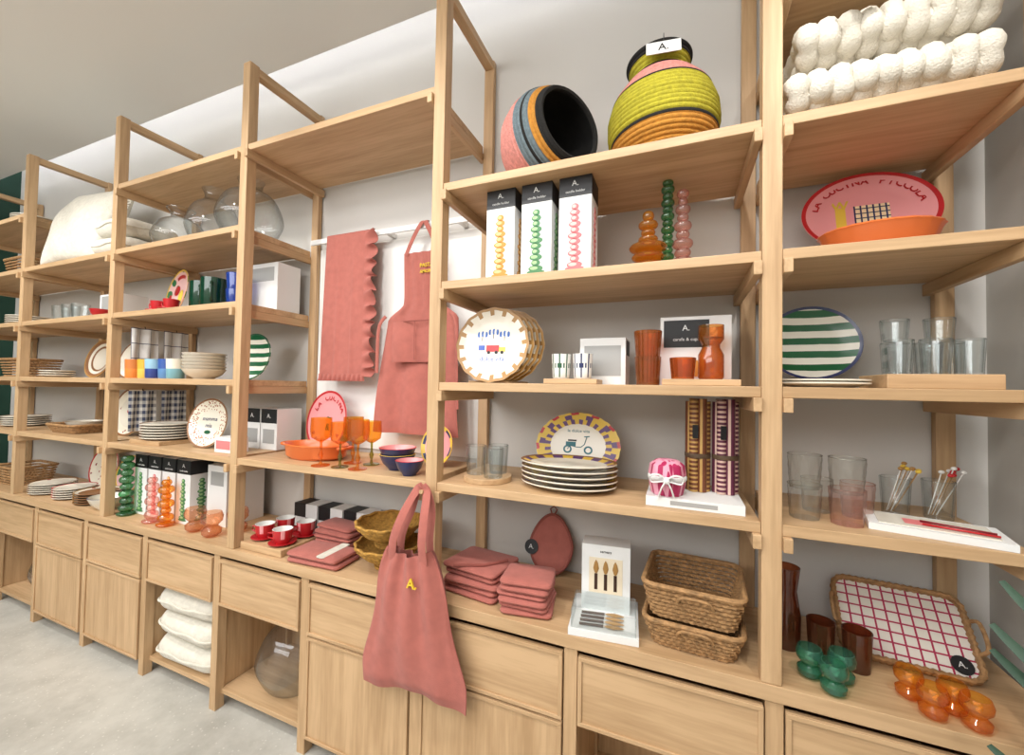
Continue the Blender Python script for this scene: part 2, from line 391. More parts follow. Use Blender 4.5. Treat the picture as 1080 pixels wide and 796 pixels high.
def pbox(b,M,w,d,h,ill):
    b.box(-w/2,w/2,-d/2,d/2,0,h,white,M)
    e=.0006
    b.box(-w/2,w/2,-d/2-e,-d/2,h*.78,h,black,M)
    b.box(w/2,w/2+e,-d/2,d/2,h*.78,h,black,M)
    b.text('A.',M@TM(0,-d/2-e,h*.91,rx=90),w*.24,white)
    b.text('candle holder',M@TM(0,-d/2-e,h*.83,rx=90),w*.11,white)
    for s_ in range(2):
        MM=M@TM(0,-d/2-e,0,rx=90) if s_==0 else M@TM(w/2+e,0,0,rz=90,rx=90)
        # printed bead-stack candlestick: foot, beads of varied width, pale highlights
        b.disc(1,.0006,ill[0],MM@TM(0,h*.06,0,s=(w*.30,h*.018,1)),seg=16)
        z=h*.095
        for q,rx in enumerate((.24,.15,.21,.14,.18,.22,.14,.19,.13,.16,.12)):
            b.disc(1,.0008,ill[0],MM@TM(0,z,0,s=(w*rx,h*.033,1)),seg=18)
            b.disc(1,.0004,ill[1],MM@TM(-w*rx*.25,z+h*.004,.0008,s=(w*rx*.55,h*.018,1)),seg=12)
            z+=h*.058
def folds(b,M,w,d,n,th,m,seed=0):
    g=random.Random(seed);z=0
    for i in range(n):
        t=th*(.85+.3*g.random());e=t*.35
        b.rr(w*(.94+.06*g.random()),d*(.94+.06*g.random()),.02,[(e*1.6,z),(.3*e,z+t*.25),(0,z+t*.5),(.3*e,z+t*.78),(e*1.6,z+t),(w*.25,z+t*1.02)],m,M@TM(g.uniform(-.006,.006),g.uniform(-.006,.006),0,rz=g.uniform(-5,5)),wob=.012,seed=seed+i);z+=t*.98
def puffy(b,M,w,d,h,m,seed=0):
    """plump rectangular cushion with rounded sides, seam piping and soft dents"""
    e=h/2;rg=[]
    for k in range(9):
        a=math.pi*k/8;rg.append((e*.9*(1-math.sin(a)) ,h/2-h/2*math.cos(a)*.92))
    rg=[(rg[0][0]+w*.14,0)]+rg+[(rg[-1][0]+w*.14,h)]
    b.rr(w,d,.09,rg,m,M,n=8,wob=.018,seed=seed)
    g=random.Random(seed);ph=g.random()*6
    pts=[]
    for x,y,z in rope_ring(w+.004,d+.004,.09,h/2,90,0,0):
        an=math.atan2(y,x);pts.append((x,y,z+.006*math.sin(5*an+ph)))
    b.tube(pts,.005,m,M,seg=6,closed=True)
def rope_ring(w,d,r,z,n,amp,ph):
    pts=[];per=[]
    for cx,cy,a0 in ((w/2-r,d/2-r,0),(-w/2+r,d/2-r,90),(-w/2+r,-d/2+r,180),(w/2-r,-d/2+r,270)):
        for k in range(7):
            a=rad(a0+15*k);per.append((cx+r*math.cos(a),cy+r*math.sin(a)))
    L=[0]
    for i in range(len(per)): L.append(L[-1]+math.dist(per[i],per[(i+1)%len(per)]))
    for k in range(n):
        s=L[-1]*k/n;i=0
        while L[i+1]<s: i+=1
        t=(s-L[i])/max(1e-9,L[i+1]-L[i]);p=per[i];q=per[(i+1)%len(per)];x=p[0]*(1-t)+q[0]*t;y=p[1]*(1-t)+q[1]*t
        l=math.hypot(x,y);o=amp*(1 if (k+ph)%2 else -1);pts.append((x+o*x/l,y+o*y/l,z))
    return pts
def wbasket(b,M,w,d,h,m,r=.03,rows=7,flare=.02,rr=.0055):
    b.rr(w-flare*2,d-flare*2,r,[(0,0),(0,.006)],m,M)
    for i in range(rows):
        f=i/(rows-1);b.tube(rope_ring(w-2*flare*(1-f),d-2*flare*(1-f),r,rr+f*(h-2*rr),96,.0022,i),rr,m,M,seg=6,closed=True)
    b.tube(rope_ring(w+.004,d+.004,r,h,60,0,0),rr*1.35,m,M,seg=8,closed=True)
# =============== BAY A-B ===============
CB=dict(bump=(320,1),var=.18,vs=90)
cb_pink=mat('coil_pink',(206,136,126),.9,**CB);cb_grey=mat('coil_bluegrey',(106,120,126),.9,**CB);cb_or=mat('coil_orange',(190,130,48),.9,**CB)
cb_bk=mat('coil_black',(26,24,22),.9,**CB);cb_li=mat('coil_lime',(176,166,44),.9,**CB)
b=MB()
pr,mf=coil([(.001,0),(.085,0),(.125,.03),(.162,.09),(.172,.15),(.165,.2),(.14,.245),(.128,.26)],[(.74,cb_pink),(.82,cb_grey),(.845,cb_bk),(.90,cb_grey),(.96,cb_or),(1,cb_bk)],28,.0042)
M=TM(-.565,1.47,2.34,rz=-34)@TM(ry=84)
rope=lambda a,z:1+.006*math.sin(60*a)
b.lathe(pr,cb_pink,M,seg=120,matf=mf,rmod=rope)
b.lathe([(.128,.26),(.119,.262),(.118,.255),(.13,.24),(.155,.19),(.16,.14),(.11,.03),(0,.01)],cb_bk,M,seg=40)
b.lathe([(.126,.255),(.134,.262),(.126,.271),(.117,.268),(.116,.258)],cb_bk,M,seg=40)
obj('woven_basket',b,rest=L1)
b=MB()
pr,mf=coil([(.001,0),(.09,0),(.125,.02),(.155,.06),(.17,.12),(.168,.17),(.15,.225),(.115,.27),(.09,.295),(.084,.31),(.09,.33),(.102,.36)],[(.30,cb_or),(.40,cb_or),(.42,cb_bk),(.66,cb_li),(.68,cb_bk),(.83,cb_pink),(.87,cb_bk),(.95,cb_li),(1,cb_bk)],38,.0036)
M=TM(-.05,1.395,L1,ry=-3)
b.lathe(pr,cb_pink,M,seg=144,matf=mf,rmod=lambda a,z:1+.006*math.sin(72*a))
b.lathe([(.102,.36),(.096,.364),(.084,.33),(.078,.31),(.085,.29),(.15,.2),(.12,.04),(0,.01)],cb_bk,M,seg=40)
b.box(-.05,.05,-.0008,.0008,-.022,.022,white,TM(-.05,1.283,L1+.322,rz=8,rx=-12))
b.text('A.',TM(-.05,1.2815,L1+.322,rz=8,rx=78),.035,black)
b.tube([(-.05,1.285,L1+.343),(-.05,1.292,L1+.372),(-.05,1.31,L1+.366)],.001,black)
obj('woven_basket',b,rest=L1)
ills=[[mat('ill_amber',(206,140,52),.5),mat('ill_amber2',(238,196,130),.5)],[mat('ill_green',(70,128,80),.5),mat('ill_lgreen',(160,196,140),.5)],[mat('ill_pink',(214,112,116),.5),mat('ill_pink2',(240,184,178),.5)]]
for i,x in enumerate((-.57,-.44,-.31)):
    b=MB();pbox(b,TM(x,1.315,L2+.0005,rz=0),.105,.105,.322,ills[i]);obj('candle_holder_box',b)
b=MB();bulges(b,TM(-.093,1.34,L2),[(.058,.04),(.05,.028),(.058,.032),(.03,.022),(.022,.02),(.03,.028),(.018,.03)],gamber);obj('glass_candlestick',b,rest=L2)
b=MB();bulges(b,TM(-.037,1.40,L2),[(.03,.012)]+[(.021,.024),(.017,.02)]*7+[(.012,.022)],ggreen);obj('glass_candlestick',b,rest=L2)
b=MB();bulges(b,TM(.008,1.34,L2),[(.04,.014),(.032,.03),(.024,.026),(.030,.03),(.02,.026),(.026,.028),(.017,.024),(.022,.026),(.014,.024),(.018,.024)],gpink);obj('glass_candlestick',b,rest=L2)
gold=mat('gold_brown_rim',(166,124,66),.35);skyb=mat('drawing_blue',(60,110,190),.5)
def deco_plate(b,M,kind):
    e=.0045
    if kind=='beach':
        for i,(x,y) in enumerate(((-.035,.035),(0,.042),(.035,.035))):
            for q in range(5):
                b.lathe([(0,0),(1,0),(1,.0005),(0,.0005)],[skyb,wcer][q%2],M@TM(x-.012+.006*q,y-.001*abs(q-2),e+.0002,s=(.0042,.009,1)),seg=12)
            b.box(x-.001,x+.001,y-.022,y,e,e+.0005,black,M)
        b.box(-.02,.02,-.02,.0,e,e+.0006,red,M);b.box(-.045,-.025,-.015,.0,e,e+.0006,blue,M);b.box(.02,.04,-.02,-.006,e,e+.0006,yellow,M)
        for x in (-.012,.012,.03): b.disc(.005,.001,black,M@TM(x,-.022,e))
        b.text('dolce vita',M@TM(0,-.042,e),.02,skyb)
    if kind=='scooter':
        tl=mat('teal_ink',(40,110,120),.5)
        for x in (-.03,.032): b.lathe([(.008,0),(.013,0),(.013,.0006),(.008,.0006)],tl,M@TM(x,-.012,e),seg=16)
        b.tube([(-.03,-.012,e),(-.024,.0,e),(-.004,-.004,e),(.01,-.004,e),(.02,.006,e),(.026,.03,e)],.003,tl,M,flat=.4)
        b.box(-.036,-.006,-.002,.012,e,e+.0008,tl,M);b.box(-.03,-.004,.014,.019,e,e+.0008,black,M);b.tube([(.018,.03,e),(.034,.032,e)],.0016,tl,M)
        b.text('la dolce vita',M@TM(0,.048,e),.014,tl);b.text('ciao bella',M@TM(0,-.042,e),.014,tl)
def arctext(b,s_,M,r,size,m,a0,a1,flip=False,ratio=1):
    n=len(s_)
    for i,ch in enumerate(s_):
        if ch==' ': continue
        a=rad(a0+(a1-a0)*i/(n-1));x=r*math.cos(a);y=r*ratio*math.sin(a);rz=math.degrees(a)-90+(180 if flip else 0)
        b.text(ch,M@TM(x,y,.0145 if r>.08 else .005,rz=rz),size,m,bold=.0006)
b=MB()
scal=lambda a,z:1+.012*math.cos(16*a)
for i in range(4):
    M=standing(-.615+.012*i,1.32+.022*i,L3,.136,1,9,4)
    plate(b,M,.136,1,cream,gold,matf=lambda k,j:(gold if (k==3 and j%6<2) else None),rmod=scal,seg=96)
    if i==0:
        deco_plate(b,M@TM(s=(1.2,1.2,1)),'beach')
b.tube([(-.70,1.30,L3+.006),(-.55,1.31,L3+.006),(-.52,1.42,L3+.006)],.004,oz)
obj('decorative_plate',b,rest=L3)
b=MB();b.cbox(-.315,1.29,L3+.0006,.17,.10,.016,ox);obj('wooden_coaster',b,bevel=.002)
def espcup(b,M,r,h,m):
    b.lathe([(0,0),(r*.75,0),(r*.8,.004),(r,h),(r-.003,h),(r*.72,.006),(0,.006)],m,M,seg=24)
    b.tube([(r*.9,0,h*.8),(r*1.35,0,h*.8),(r*1.45,0,h*.5),(r*1.2,0,h*.28),(r*.85,0,h*.3)],.0035,m,M)
for i,(x,dm) in enumerate(((-.355,green),(-.285,navy))):
    b=MB()
    pr=[(0,0),(.025,0),(.028,.004)]+[(.028+.004*k/5,.004+.075*k/5) for k in range(1,6)]+[(.029,.079),(.024,.006),(0,.006)]
    b.lathe(pr,wcer,TM(x,1.29,L3+.018),seg=40,matf=lambda k,j,dm=dm:(dm if 2<=k<=6 and (j%5==0 or (k==4 and j%2)) else wcer))
    obj('patterned_cup',b,rest=L3+.0172)
b=MB();b.cbox(-.235,1.42,L3+.0006,.15,.12,.155,white);b.cbox(-.235,1.3595,L3+.03,.12,.0008,.10,greyp);b.box(-.16,-.1594,1.38,1.46,L3+.10,L3+.15,black);obj('gift_box',b,bevel=.001)
b=MB();
rg=lambda a,z:1+.02*math.cos(24*a)
tumbler(b,TM(-.088,1.30,L3),.038,.085,gdamber,rmod=rg,seg=48);tumbler(b,TM(-.088,1.30,L3+.078),.04,.085,gdamber,rmod=rg,seg=48);obj('amber_tumbler_stack',b,rest=L3)
b=MB();b.cbox(.055,1.30,L3+.0006,.20,.12,.018,ox);obj('wooden_tray',b,bevel=.002)
b=MB();b.cbox(.045,1.43,L3+.0006,.20,.12,.215,white)
b.cbox(.02,1.3695,L3+.12,.13,.0008,.085,black);b.text('A.',TM(.02,1.369,L3+.18,rx=90),.025,white);b.text('carafe & cups',TM(.02,1.369,L3+.145,rx=90),.014,white)
for x in (.0,.04,.085): b.box(x-.014,x+.014,1.369,1.3695,L3+.03,L3+.08,ills[0][0])
obj('gift_box',b,bevel=.001)
b=MB();tumbler(b,TM(.01,1.28,L3),.036,.06,gdamber,seg=24);obj('amber_tumbler',b,rest=L3+.019)
b=MB();b.lathe([(0,0),(.03,0),(.034,.006),(.034,.07),(.024,.09),(.024,.1),(.034,.115),(.034,.155),(.031,.155)],gdamber,TM(.085,1.30,L3));b.disc(.03,.002,gdamber,TM(.085,1.30,L3+.118));obj('amber_carafe',b,rest=L3+.019)
b=MB();b.disc(.085,.018,oy,TM(-.625,1.315,L4),seg=40);obj('wooden_coaster',b,rest=L4,bevel=.0015)
rib=lambda a,z:1+.03*math.cos(14*a)
for i,(x,y) in enumerate(((-.67,1.31),(-.59,1.285),(-.605,1.36))):
    b=MB();tumbler(b,TM(x,y,L4),.036,.1,gclear,rmod=rib,seg=56);obj('clear_tumbler',b,rest=L4+.019)
b=MB();M=standing(-.345,1.50,L4,.155,.78,14,0)
scal2=lambda a,z:1+.018*abs(math.cos(12*a))
plate(b,M,.155,.78,cream,yellow,matf=lambda k,j:((purple if k==2 and (j//2)%2 else yellow) if k in(2,) else (purple if k==3 and (j//3)%3==0 else yellow) if k==3 else (red if k==4 and j%8<3 else None)),seg=96,rmod=scal2)
deco_plate(b,M@TM(s=(1.25,1.15,1)),'scooter');obj('oval_plate',b,rest=L4)
b=MB()
for i in range(5):
    plate(b,TM(-.34+.002*(i%2),1.335,L4+.017*i,rz=2*i-4),.16,.72,cream,brown,dp=.022,matf=lambda k,j:((purple if (j//3)%2 else yellow) if k in(3,) else None),seg=72)
obj('oval_plate_stack',b,rest=L4)
BX=(-.085,.165,1.235,1.435)
b=MB();b.box(BX[0],BX[1],BX[2],BX[3],L4+.0006,L4+.0266,white);b.box(-.02,.10,BX[2]-.0004,BX[2],L4+.008,L4+.02,greyp);obj('flat_gift_box',b,bevel=.001)
b=MB();ZB=L4+.0272
mag=pat('magenta_floral','blobs',(226,156,176),(172,34,84),s=55,t=.42)
b.lathe([(0,0),(.042,0),(.048,.03),(.05,.06),(.046,.085),(.03,.098),(0,.1)],mag,TM(-.03,1.29,ZB),seg=32,rmod=lambda a,z:1+.05*math.cos(8*a))
b.lathe([(.051,.04),(.054,.044),(.054,.052),(.051,.056)],white,TM(-.03,1.29,ZB),seg=32)
for sx in (-1,1):
    b.tube(smooth([(0,0,0),(sx*.02,-.01,.016),(sx*.042,-.008,.012),(sx*.04,-.004,-.006),(sx*.015,-.002,-.004),(0,0,0)],4),.008,white,TM(-.03,1.235,ZB+.048),flat=.3,up=(0,1,0))
    b.tube(smooth([(0,0,0),(sx*.012,-.008,-.02),(sx*.02,-.004,-.045)],4),.008,white,TM(-.03,1.235,ZB+.048),flat=.3,up=(0,1,0))
b.ball(-.03,1.23,ZB+.048,.01,.008,.01,white)
obj('gift_ornament',b,rest=L4+.0268)
for i,(x,m1,m2) in enumerate(((.055,(110,62,38),(190,150,84)),(.13,(96,40,64),(212,180,164)))):
    b=MB();pm=pat('twist_%d'%i,'stripe',m1,m2,s=3,t=.28,rot=90);pm2=pat('twistb_%d'%i,'stripe',m1,m2,s=24,t=.45)
    for k in range(7):
        a=k*math.pi/3;r_=.022 if k<6 else 0
        b.tube([(r_*math.cos(a),r_*math.sin(a),t*.045+(.004*(k%3) if t==6 else 0)) for t in range(7)],.0135,pm if k%2 else pm2,TM(x,1.375,L4+.028,rx=0),seg=10)
    b.lathe([(.035,.10),(.0365,.102),(.0365,.112),(.035,.114)],mat('kraft_band',(90,70,50),.7),TM(x,1.375,L4+.028),seg=24)
    b.box(-.004,.012,-.04,-.039,.16,.2,black,TM(x-.02,1.375,L4+.028,rz=12))
    obj('taper_candle_bundle',b,rest=L4+.0268)
# counter A-B
b=MB();folds(b,TM(-.655,1.35,LC,rz=-8),.23,.20,5,.02,rust,1);b.tube([(-.72,1.25,LC+.104),(-.62,1.29,LC+.106),(-.56,1.36,LC+.106)],.006,rustd,flat=.4);obj('folded_napkin_stack',b,rest=LC)
b=MB();folds(b,TM(-.46,1.29,LC,rz=6),.17,.15,6,.019,rust,5);obj('folded_napkin_stack',b,rest=LC)
b=MB()
def mittf(u,v):
    a=2*math.pi*u;r=v
    w=.085;h=.11
    y=math.sin(a)*h*r;x=math.cos(a)*w*r*(1-.25*max(0,math.sin(a)))
    q=.012*math.sqrt(max(0,1-r*r))*(1+.25*math.cos(50*(x+y))*math.cos(50*(x-y)))
    return (x,y,q)
M=TM(-.46,1.56,LC+.13,rx=76)
b.grid(mittf,36,10,rust,M);b.grid(lambda u,v:(mittf(u,v)[0],mittf(u,v)[1],-.006),36,2,rustd,M)
b.tube([(.085*math.cos(2*math.pi*k/36)*(1-.25*max(0,math.sin(2*math.pi*k/36))),.11*math.sin(2*math.pi*k/36),0) for k in range(36)],.006,rustd,M,closed=True)
b.tube([(-.005,.11,0),(-.014,.13,0),(0,.142,0),(.014,.13,0),(.005,.11,0)],.003,rustd,M)
b.disc(.028,.002,black,M@TM(-.075,-.02,.012),seg=24);b.text('A.',M@TM(-.075,-.02,.0145),.025,white)
obj('pot_holder',b,rest=LC)
b=MB()
M=TM(-.215,1.37,LC+.0006,rz=6)
b.box(-.075,.075,-.04,.04,.02,.225,white,M);b.box(-.052,.052,-.0412,-.04,.075,.185,mat('box_print_bg',(228,214,188),.6),M)
bh=mat('brush_handle',(60,34,20),.4)
for x in (-.03,0,.03):
    b.box(x-.005,x+.005,-.0422,-.0412,.085,.135,bh,M);b.lathe([(0,0),(.5,.2),(1,1),(.6,2),(0,2.6)],gold,M@TM(x,-.0425,.135,s=(.009,.001,.017)),seg=10)
b.text('servers',M@TM(0,-.041,.205,rx=90),.012,black)
b.box(-.1,.1,-.165,.05,0,.02,white,M)
obj('cutlery_gift_box',b,bevel=.0008)
b=MB()
for q in ((-.092,.092,-.16,-.157),(-.092,.092,-.045,-.043),(-.092,-.09,-.157,-.045),(.09,.092,-.157,-.045)): b.box(q[0],q[1],q[2],q[3],.0208,.075,gclear,M)
obj('acrylic_stand',b)
b=MB()
for k in range(4):
    y=-.14+k*.022
    b.tube([(-.07,y,.026),(0,y+.004,.027)],.004,bh,M);b.lathe([(0,0),(.006,.01),(.01,.03),(.004,.055),(0,.06)],gold,M@TM(0,y+.004,.028,ry=90,s=(.4,1,1)),seg=10)
obj('serving_knife_set',b,rest=LC+.0206)
b=MB()
wbasket(b,TM(.045,1.355,LC,rz=-4),.25,.25,.075,wick,rows=7);wbasket(b,TM(.045,1.355,LC+.08,rz=-4),.255,.255,.095,wick,rows=8)
for zz in (.05,.14):
    b.tube(smooth([(-.045,0,0),(-.03,-.012,.02),(.03,-.012,.02),(.045,0,0)],4),.004,wick,TM(.045,1.355-.128,LC+zz,rz=-4))
obj('wicker_basket',b,rest=LC)
# =============== BAY C-A ===============
b=MB()
ft=[(.05,0),(.055,.008),(.045,.02),(.05,.03),(.09,.045),(.12,.075),(.128,.09)]
for z0 in (0,.085):
    pr,mf=coil([(.001,0)]+ft,[(1,mustw)],20,.0032)
    b.lathe(pr,mustw,TM(-1.07,1.345,LC+z0,rz=0),seg=96,rmod=lambda a,z:(1+.012*math.sin(48*a))*(1+(.02*math.cos(12*a) if z>.07 else 0)))
    b.lathe([(.126,.09),(.115,.07),(.085,.05),(0,.04)],mustw,TM(-1.07,1.345,LC+z0),seg=48)
    b.tube([((.128+.003*math.cos(12*a))*math.cos(a),(.128+.003*math.cos(12*a))*math.sin(a),.092+.002*math.sin(12*a)) for a in [2*math.pi*k/72 for k in range(72)]],.006,mustw,TM(-1.07,1.345,LC+z0),closed=True,seg=6)
obj('scalloped_wicker_bowl',b,rest=LC)
b=MB();folds(b,TM(-1.35,1.285,LC,rz=3),.27,.15,2,.022,rust,9);b.rr(.04,.152,.01,[(0,0),(0,.003)],linen,TM(-1.30,1.285,LC+.0435,rz=3));obj('folded_napkin_stack',b,rest=LC)
b=MB();folds(b,TM(-1.40,1.425,LC,rz=-3),.22,.12,5,.021,rust,14);obj('folded_napkin_stack',b,rest=LC)
b=MB();b.cbox(-1.645,1.33,LC+.0006,.25,.22,.03,ox);obj('serving_board',b,bevel=.003)
for i,(x,y) in enumerate(((-1.71,1.29),(-1.58,1.275),(-1.70,1.385),(-1.575,1.39))):
    b=MB();M=TM(x,y,LC+.0306,rz=200+20*i)
    b.lathe([(0,0),(.03,0),(.055,.01),(.055,.013),(.03,.006),(0,.005)],red,M)
    b.lathe([(0,.005),(.026,.005),(.03,.012),(.037,.03),(.04,.066),(.037,.066),(.03,.02),(0,.012)],red,M,seg=32,matf=lambda k,j:(pink if (k==3 and (j//2)%4==0) else (wcer if k>3 else red)))
    b.tube([(.036,0,.05),(.055,0,.052),(.058,0,.035),(.036,0,.025)],.0035,red,M)
    obj('espresso_cup',b,rest=LC+.0306)
b=MB()
for k,x in enumerate((-1.70,-1.54,-1.38)):
    M=TM(x,1.54,LC)
    b.cbox(0,0,0,.15,.09,.13,white,M);b.box(-.075,0,-.0458,-.045,.065,.13,black,M);b.box(0,.075,-.0458,-.045,0,.065,black,M);b.box(-.075,.0,-.045,.045,.13,.1306,black,M)
obj('gift_box',b,rest=LC)
b=MB()
b.lathe([(0,0),(.13,0),(.15,.012),(.158,.055),(.165,.061),(.158,.065),(.15,.057),(.142,.014),(0,.008)],orange,TM(-1.50,1.365,L4,s=(1,.62,1)),seg=48)
for sx in (-1,1): b.tube(smooth([(sx*.155,-.03,.053),(sx*.185,-.025,.055),(sx*.185,.025,.055),(sx*.155,.03,.053)],4),.007,orange,TM(-1.50,1.365,L4))
obj('casserole_dish',b,rest=L4)
b=MB();M=standing(-1.60,1.53,L4+.0,.15,1,9,-8)
plate(b,M,.15,1,pink,red,seg=64,dp=.02)
arctext(b,'LA CUCINA',M@TM(0,0,-.002),.115,.036,red,150,30);arctext(b,'PICCOLA',M@TM(0,0,-.002),.115,.036,red,215,325,True)
b.text('~',M@TM(0,.02,.005),.06,green);b.text('&',M@TM(0,-.03,.005),.05,navy)
obj('pink_plate',b,rest=L4)
def wineglass(b,M,s=1,m=None,m2=None):
    b.lathe([(0,0),(.032,0),(.032,.003),(.006,.008),(.004,.02),(.009,.04),(.004,.055),(.004,.085),(.008,.09)],m2,M@TM(s=(s,s,s)),seg=24)
    b.lathe([(0,.09),(.012,.09),(.034,.105),(.038,.13),(.036,.175),(.0355,.175)],m,M@TM(s=(s,s,s)),seg=24)
for i,(x,y) in enumerate(((-1.335,1.238),(-1.245,1.25),(-1.265,1.34),(-1.175,1.35),(-1.155,1.25))):
    b=MB();wineglass(b,TM(x,y,L4),1.02 if i%2 else 1.1,gamber,[gamber,gold_g][i%2]);obj('amber_wine_glass',b,rest=L4)
def bowl(b,M,r,h,mo,mi,mr=None):
    pr=[(0,0),(r*.45,0),(r*.5,.006),(r*.8,h*.45),(r,h),(r-.004,h+.001),(r*.77,h*.47),(r*.45,.01),(0,.008)]
    b.lathe(pr,mo,M,seg=36,matf=lambda k,j:(mo if k<4 else (mr or mi) if k==4 else mi))
b=MB();bowl(b,TM(-1.02,1.32,L4),.07,.06,navy,pink,yellow);bowl(b,TM(-1.02,1.32,L4+.026),.072,.06,navy,pink,red);obj('ceramic_bowl',b,rest=L4)
b=MB();bowl(b,TM(-.915,1.255,L4),.052,.055,navy,pink,red);obj('ceramic_bowl',b,rest=L4)
b=MB();M=standing(-.92,1.46,L4,.085,1,12,-10);plate(b,M,.085,1,pink,yellow,matf=lambda k,j:((navy if (j//4)%2 else yellow) if k==3 else None));b.text('B',M@TM(0,0,.005),.06,navy);obj('decorative_plate',b,rest=L4)
# towel, apron, tote
b=MB()
def towf(u,v):
    z=2.192-.70*v;x=-1.655+.255*u+.02*v*(u-.5)
    y=1.537-.0025*math.sin(u*9+v*2)-.007*math.exp(-((u-.35)/.05)**2)*v-.006*math.exp(-((u-.72)/.04)**2)*v-.012*v
    return (x,y,z)
b.grid(towf,60,24,rust,th=.004)
def ruf(u,v):
    z=2.185-.70*v;x=-1.40+.06*u
    return (x+.02*v*.5+.004*u*math.sin(v*47),1.53-.012*v-.020*u*math.sin(v*75+.6*math.sin(v*20))-.006,z+.012*u*math.sin(v*60))
b.grid(ruf,6,150,rust,th=.003)
def ruf2(u,v): return (-1.665+.285*u,1.522-.012*v*math.sin(u*60)-.004,1.497-.035*v)
b.grid(ruf2,90,4,rust,th=.003)
b.grid(lambda u,v:(-1.655+.255*u,1.537+.034*v,2.192+.008*math.sin(math.pi*v)),20,6,rust,th=.004)
b.grid(lambda u,v:(-1.655+.255*u,1.571+.002*math.sin(9*u),2.192-.3*v),10,6,rustd,th=.003)
obj('ruffled_towel',b)
b=MB();AX=-1.075
def apw(z):
    if z>1.82: return .09+.01*(2.05-z)/.23
    if z>1.74:
        t=(1.82-z)/.08;return .10+.085*t*t*(3-2*t)
    return .185+.04*(1.74-z)/.5
def apf(u,v):
    z=2.05-.82*v;w=apw(z);a=2*u-1
    d=max(0,(1.85-z));x=AX+a*w+.01*math.sin(8*z)
    return (x,1.53-.018*d*math.sin(a*7+1.2*z)-.03*d-.003*math.sin(12*a+3*z),z)
b.grid(apf,44,48,rust,th=.004)
b.grid(lambda u,v:(AX+(2*u-1)*.12,1.506-.012*math.sin(u*7+.5)-.006*math.sin(v*3)-.008,1.73-.18*v),20,8,rust,th=.004)
b.tube([(AX-.12,1.492,1.73),(AX,1.482,1.73),(AX+.12,1.488,1.73)],.003,rustd,flat=.4)
b.tube([(AX,1.486,1.73),(AX,1.484,1.64),(AX,1.488,1.56)],.002,rustd,flat=.4)
yp=mat('yellow_print',(226,190,50),.6)
b.text('PASTA',TM(AX+.03,1.521,1.985,rx=90),.024,yp,bold=.0003,ext=.002);b.text('AMORE',TM(AX+.03,1.521,1.957,rx=90),.02,yp,bold=.0003,ext=.002)
for sx in (-1,1): b.tube(smooth([(AX+sx*.085,1.525,2.04),(AX+sx*.05,1.53,2.12),(AX+sx*.012,1.535,2.185),(AX+sx*.008,1.55,2.197),(AX,1.572,2.19)],5),.011,rust,flat=.2,up=(1,0,0))
b.tube(smooth([(AX+.17,1.50,1.76),(AX+.20,1.49,1.72),(AX+.21,1.49,1.6),(AX+.22,1.49,1.35)],6),.008,rust,flat=.3)
b.tube(smooth([(AX-.17,1.50,1.76),(AX-.20,1.49,1.70),(AX-.205,1.49,1.5)],6),.008,rust,flat=.3)
obj('hanging_apron',b)
b=MB()
def totw(t):
    return .082+.116*min(1,t*1.2)**.8+.006*math.sin(t*9)
def totef(sg):
    def f(u,v):
        a=2*u-1;t=v;w=totw(t);z=.885-.455*v+.02*(a*a)*(1-v)
        th=.036*(max(0,1-a*a))**.5*(.35+.65*math.sin(math.pi*min(1,.15+.8*t)))*(1 if v<.93 else max(0,(1-v)/.07))
        wr=.009*math.sin(a*11+t*2)*(1-.6*t)+.005*math.sin(a*5-7*t)
        x=-.82+a*w+.02*(t-.3)
        y=1.148-(th if sg<0 else -th*.5)-wr*(1 if abs(a)<.98 else 0)
        return (x,y,z+.010*math.sin(3*a+1)*t)
    return f
b.grid(totef(-1),44,40,rust,th=.003);b.grid(totef(1),44,40,rustd,th=.003)
for (yy,off) in ((1.115,0),(1.16,.008)):
    for sx in (-1,1):
        b.tube(smooth([(-.82+sx*.062,yy+.01,.865),(-.815+sx*.055,yy,.94),(-.80+sx*.04,yy+.01,1.025),(-.796+sx*.022,1.158+off,1.088),(-.794,1.158+off,1.108)],6),.015,rust,flat=.18,up=(1,0,0))
b.text('A.',TM(-.785,1.103,.81,rx=88),.042,yp,bold=.0006,ext=.003)
obj('tote_bag',b)
# =============== BAY B-F ===============
def knitc(z,x0,w,d,h,seed):
    b=MB();g=random.Random(seed);n=9
    b.rr(w-.03,d-.05,.04,[(.03,z+.02),(0,z+.04),(0,z+h-.04),(.03,z+h-.02)],knit,TM(x0,1.37,0))
    for i in range(n):
        x=x0-w/2+.022+(w-.044)*i/(n-1);pts=[];rs=[]
        N=120;ph=g.random()*6
        # even arc length around the loop so bobbles are regular
        raw=[]
        for k in range(400):
            a=2*math.pi*k/400;c=math.cos(a);s_=math.sin(a)
            raw.append((abs(c)**.6*(1 if c>0 else -1)*(d/2-.03),abs(s_)**.8*(1 if s_>0 else -1)*(h/2-.026)))
        L=[0]
        for k in range(400): L.append(L[-1]+math.dist(raw[k],raw[(k+1)%400]))
        q=0
        for k in range(N):
            s=L[-1]*k/N
            while L[q+1]<s: q+=1
            yy,zz=raw[q];u=s/.047*math.pi/1.0+ph
            pts.append((x+.004*math.sin(u*.5),1.37+yy,z+h/2+zz));rs.append(.0195+.0085*abs(math.sin(u))**.8)
        b.tube(pts,rs,knit,seg=12,closed=True,up=(1,0,0))
    return b
b=knitc(L1,.455,.40,.37,.125,3);obj('chunky_knit_cushion',b,rest=L1)
b=knitc(L1+.131,.47,.38,.36,.125,4)
b.box(-.035,.035,-.0008,.0008,-.02,.02,white,TM(.40,1.166,L1+.235,rz=14,rx=-25));b.text('A.',TM(.40,1.164,L1+.235,rz=14,rx=65),.03,black);b.tube([(.40,1.176,L1+.25),(.41,1.2,L1+.262)],.001,black)
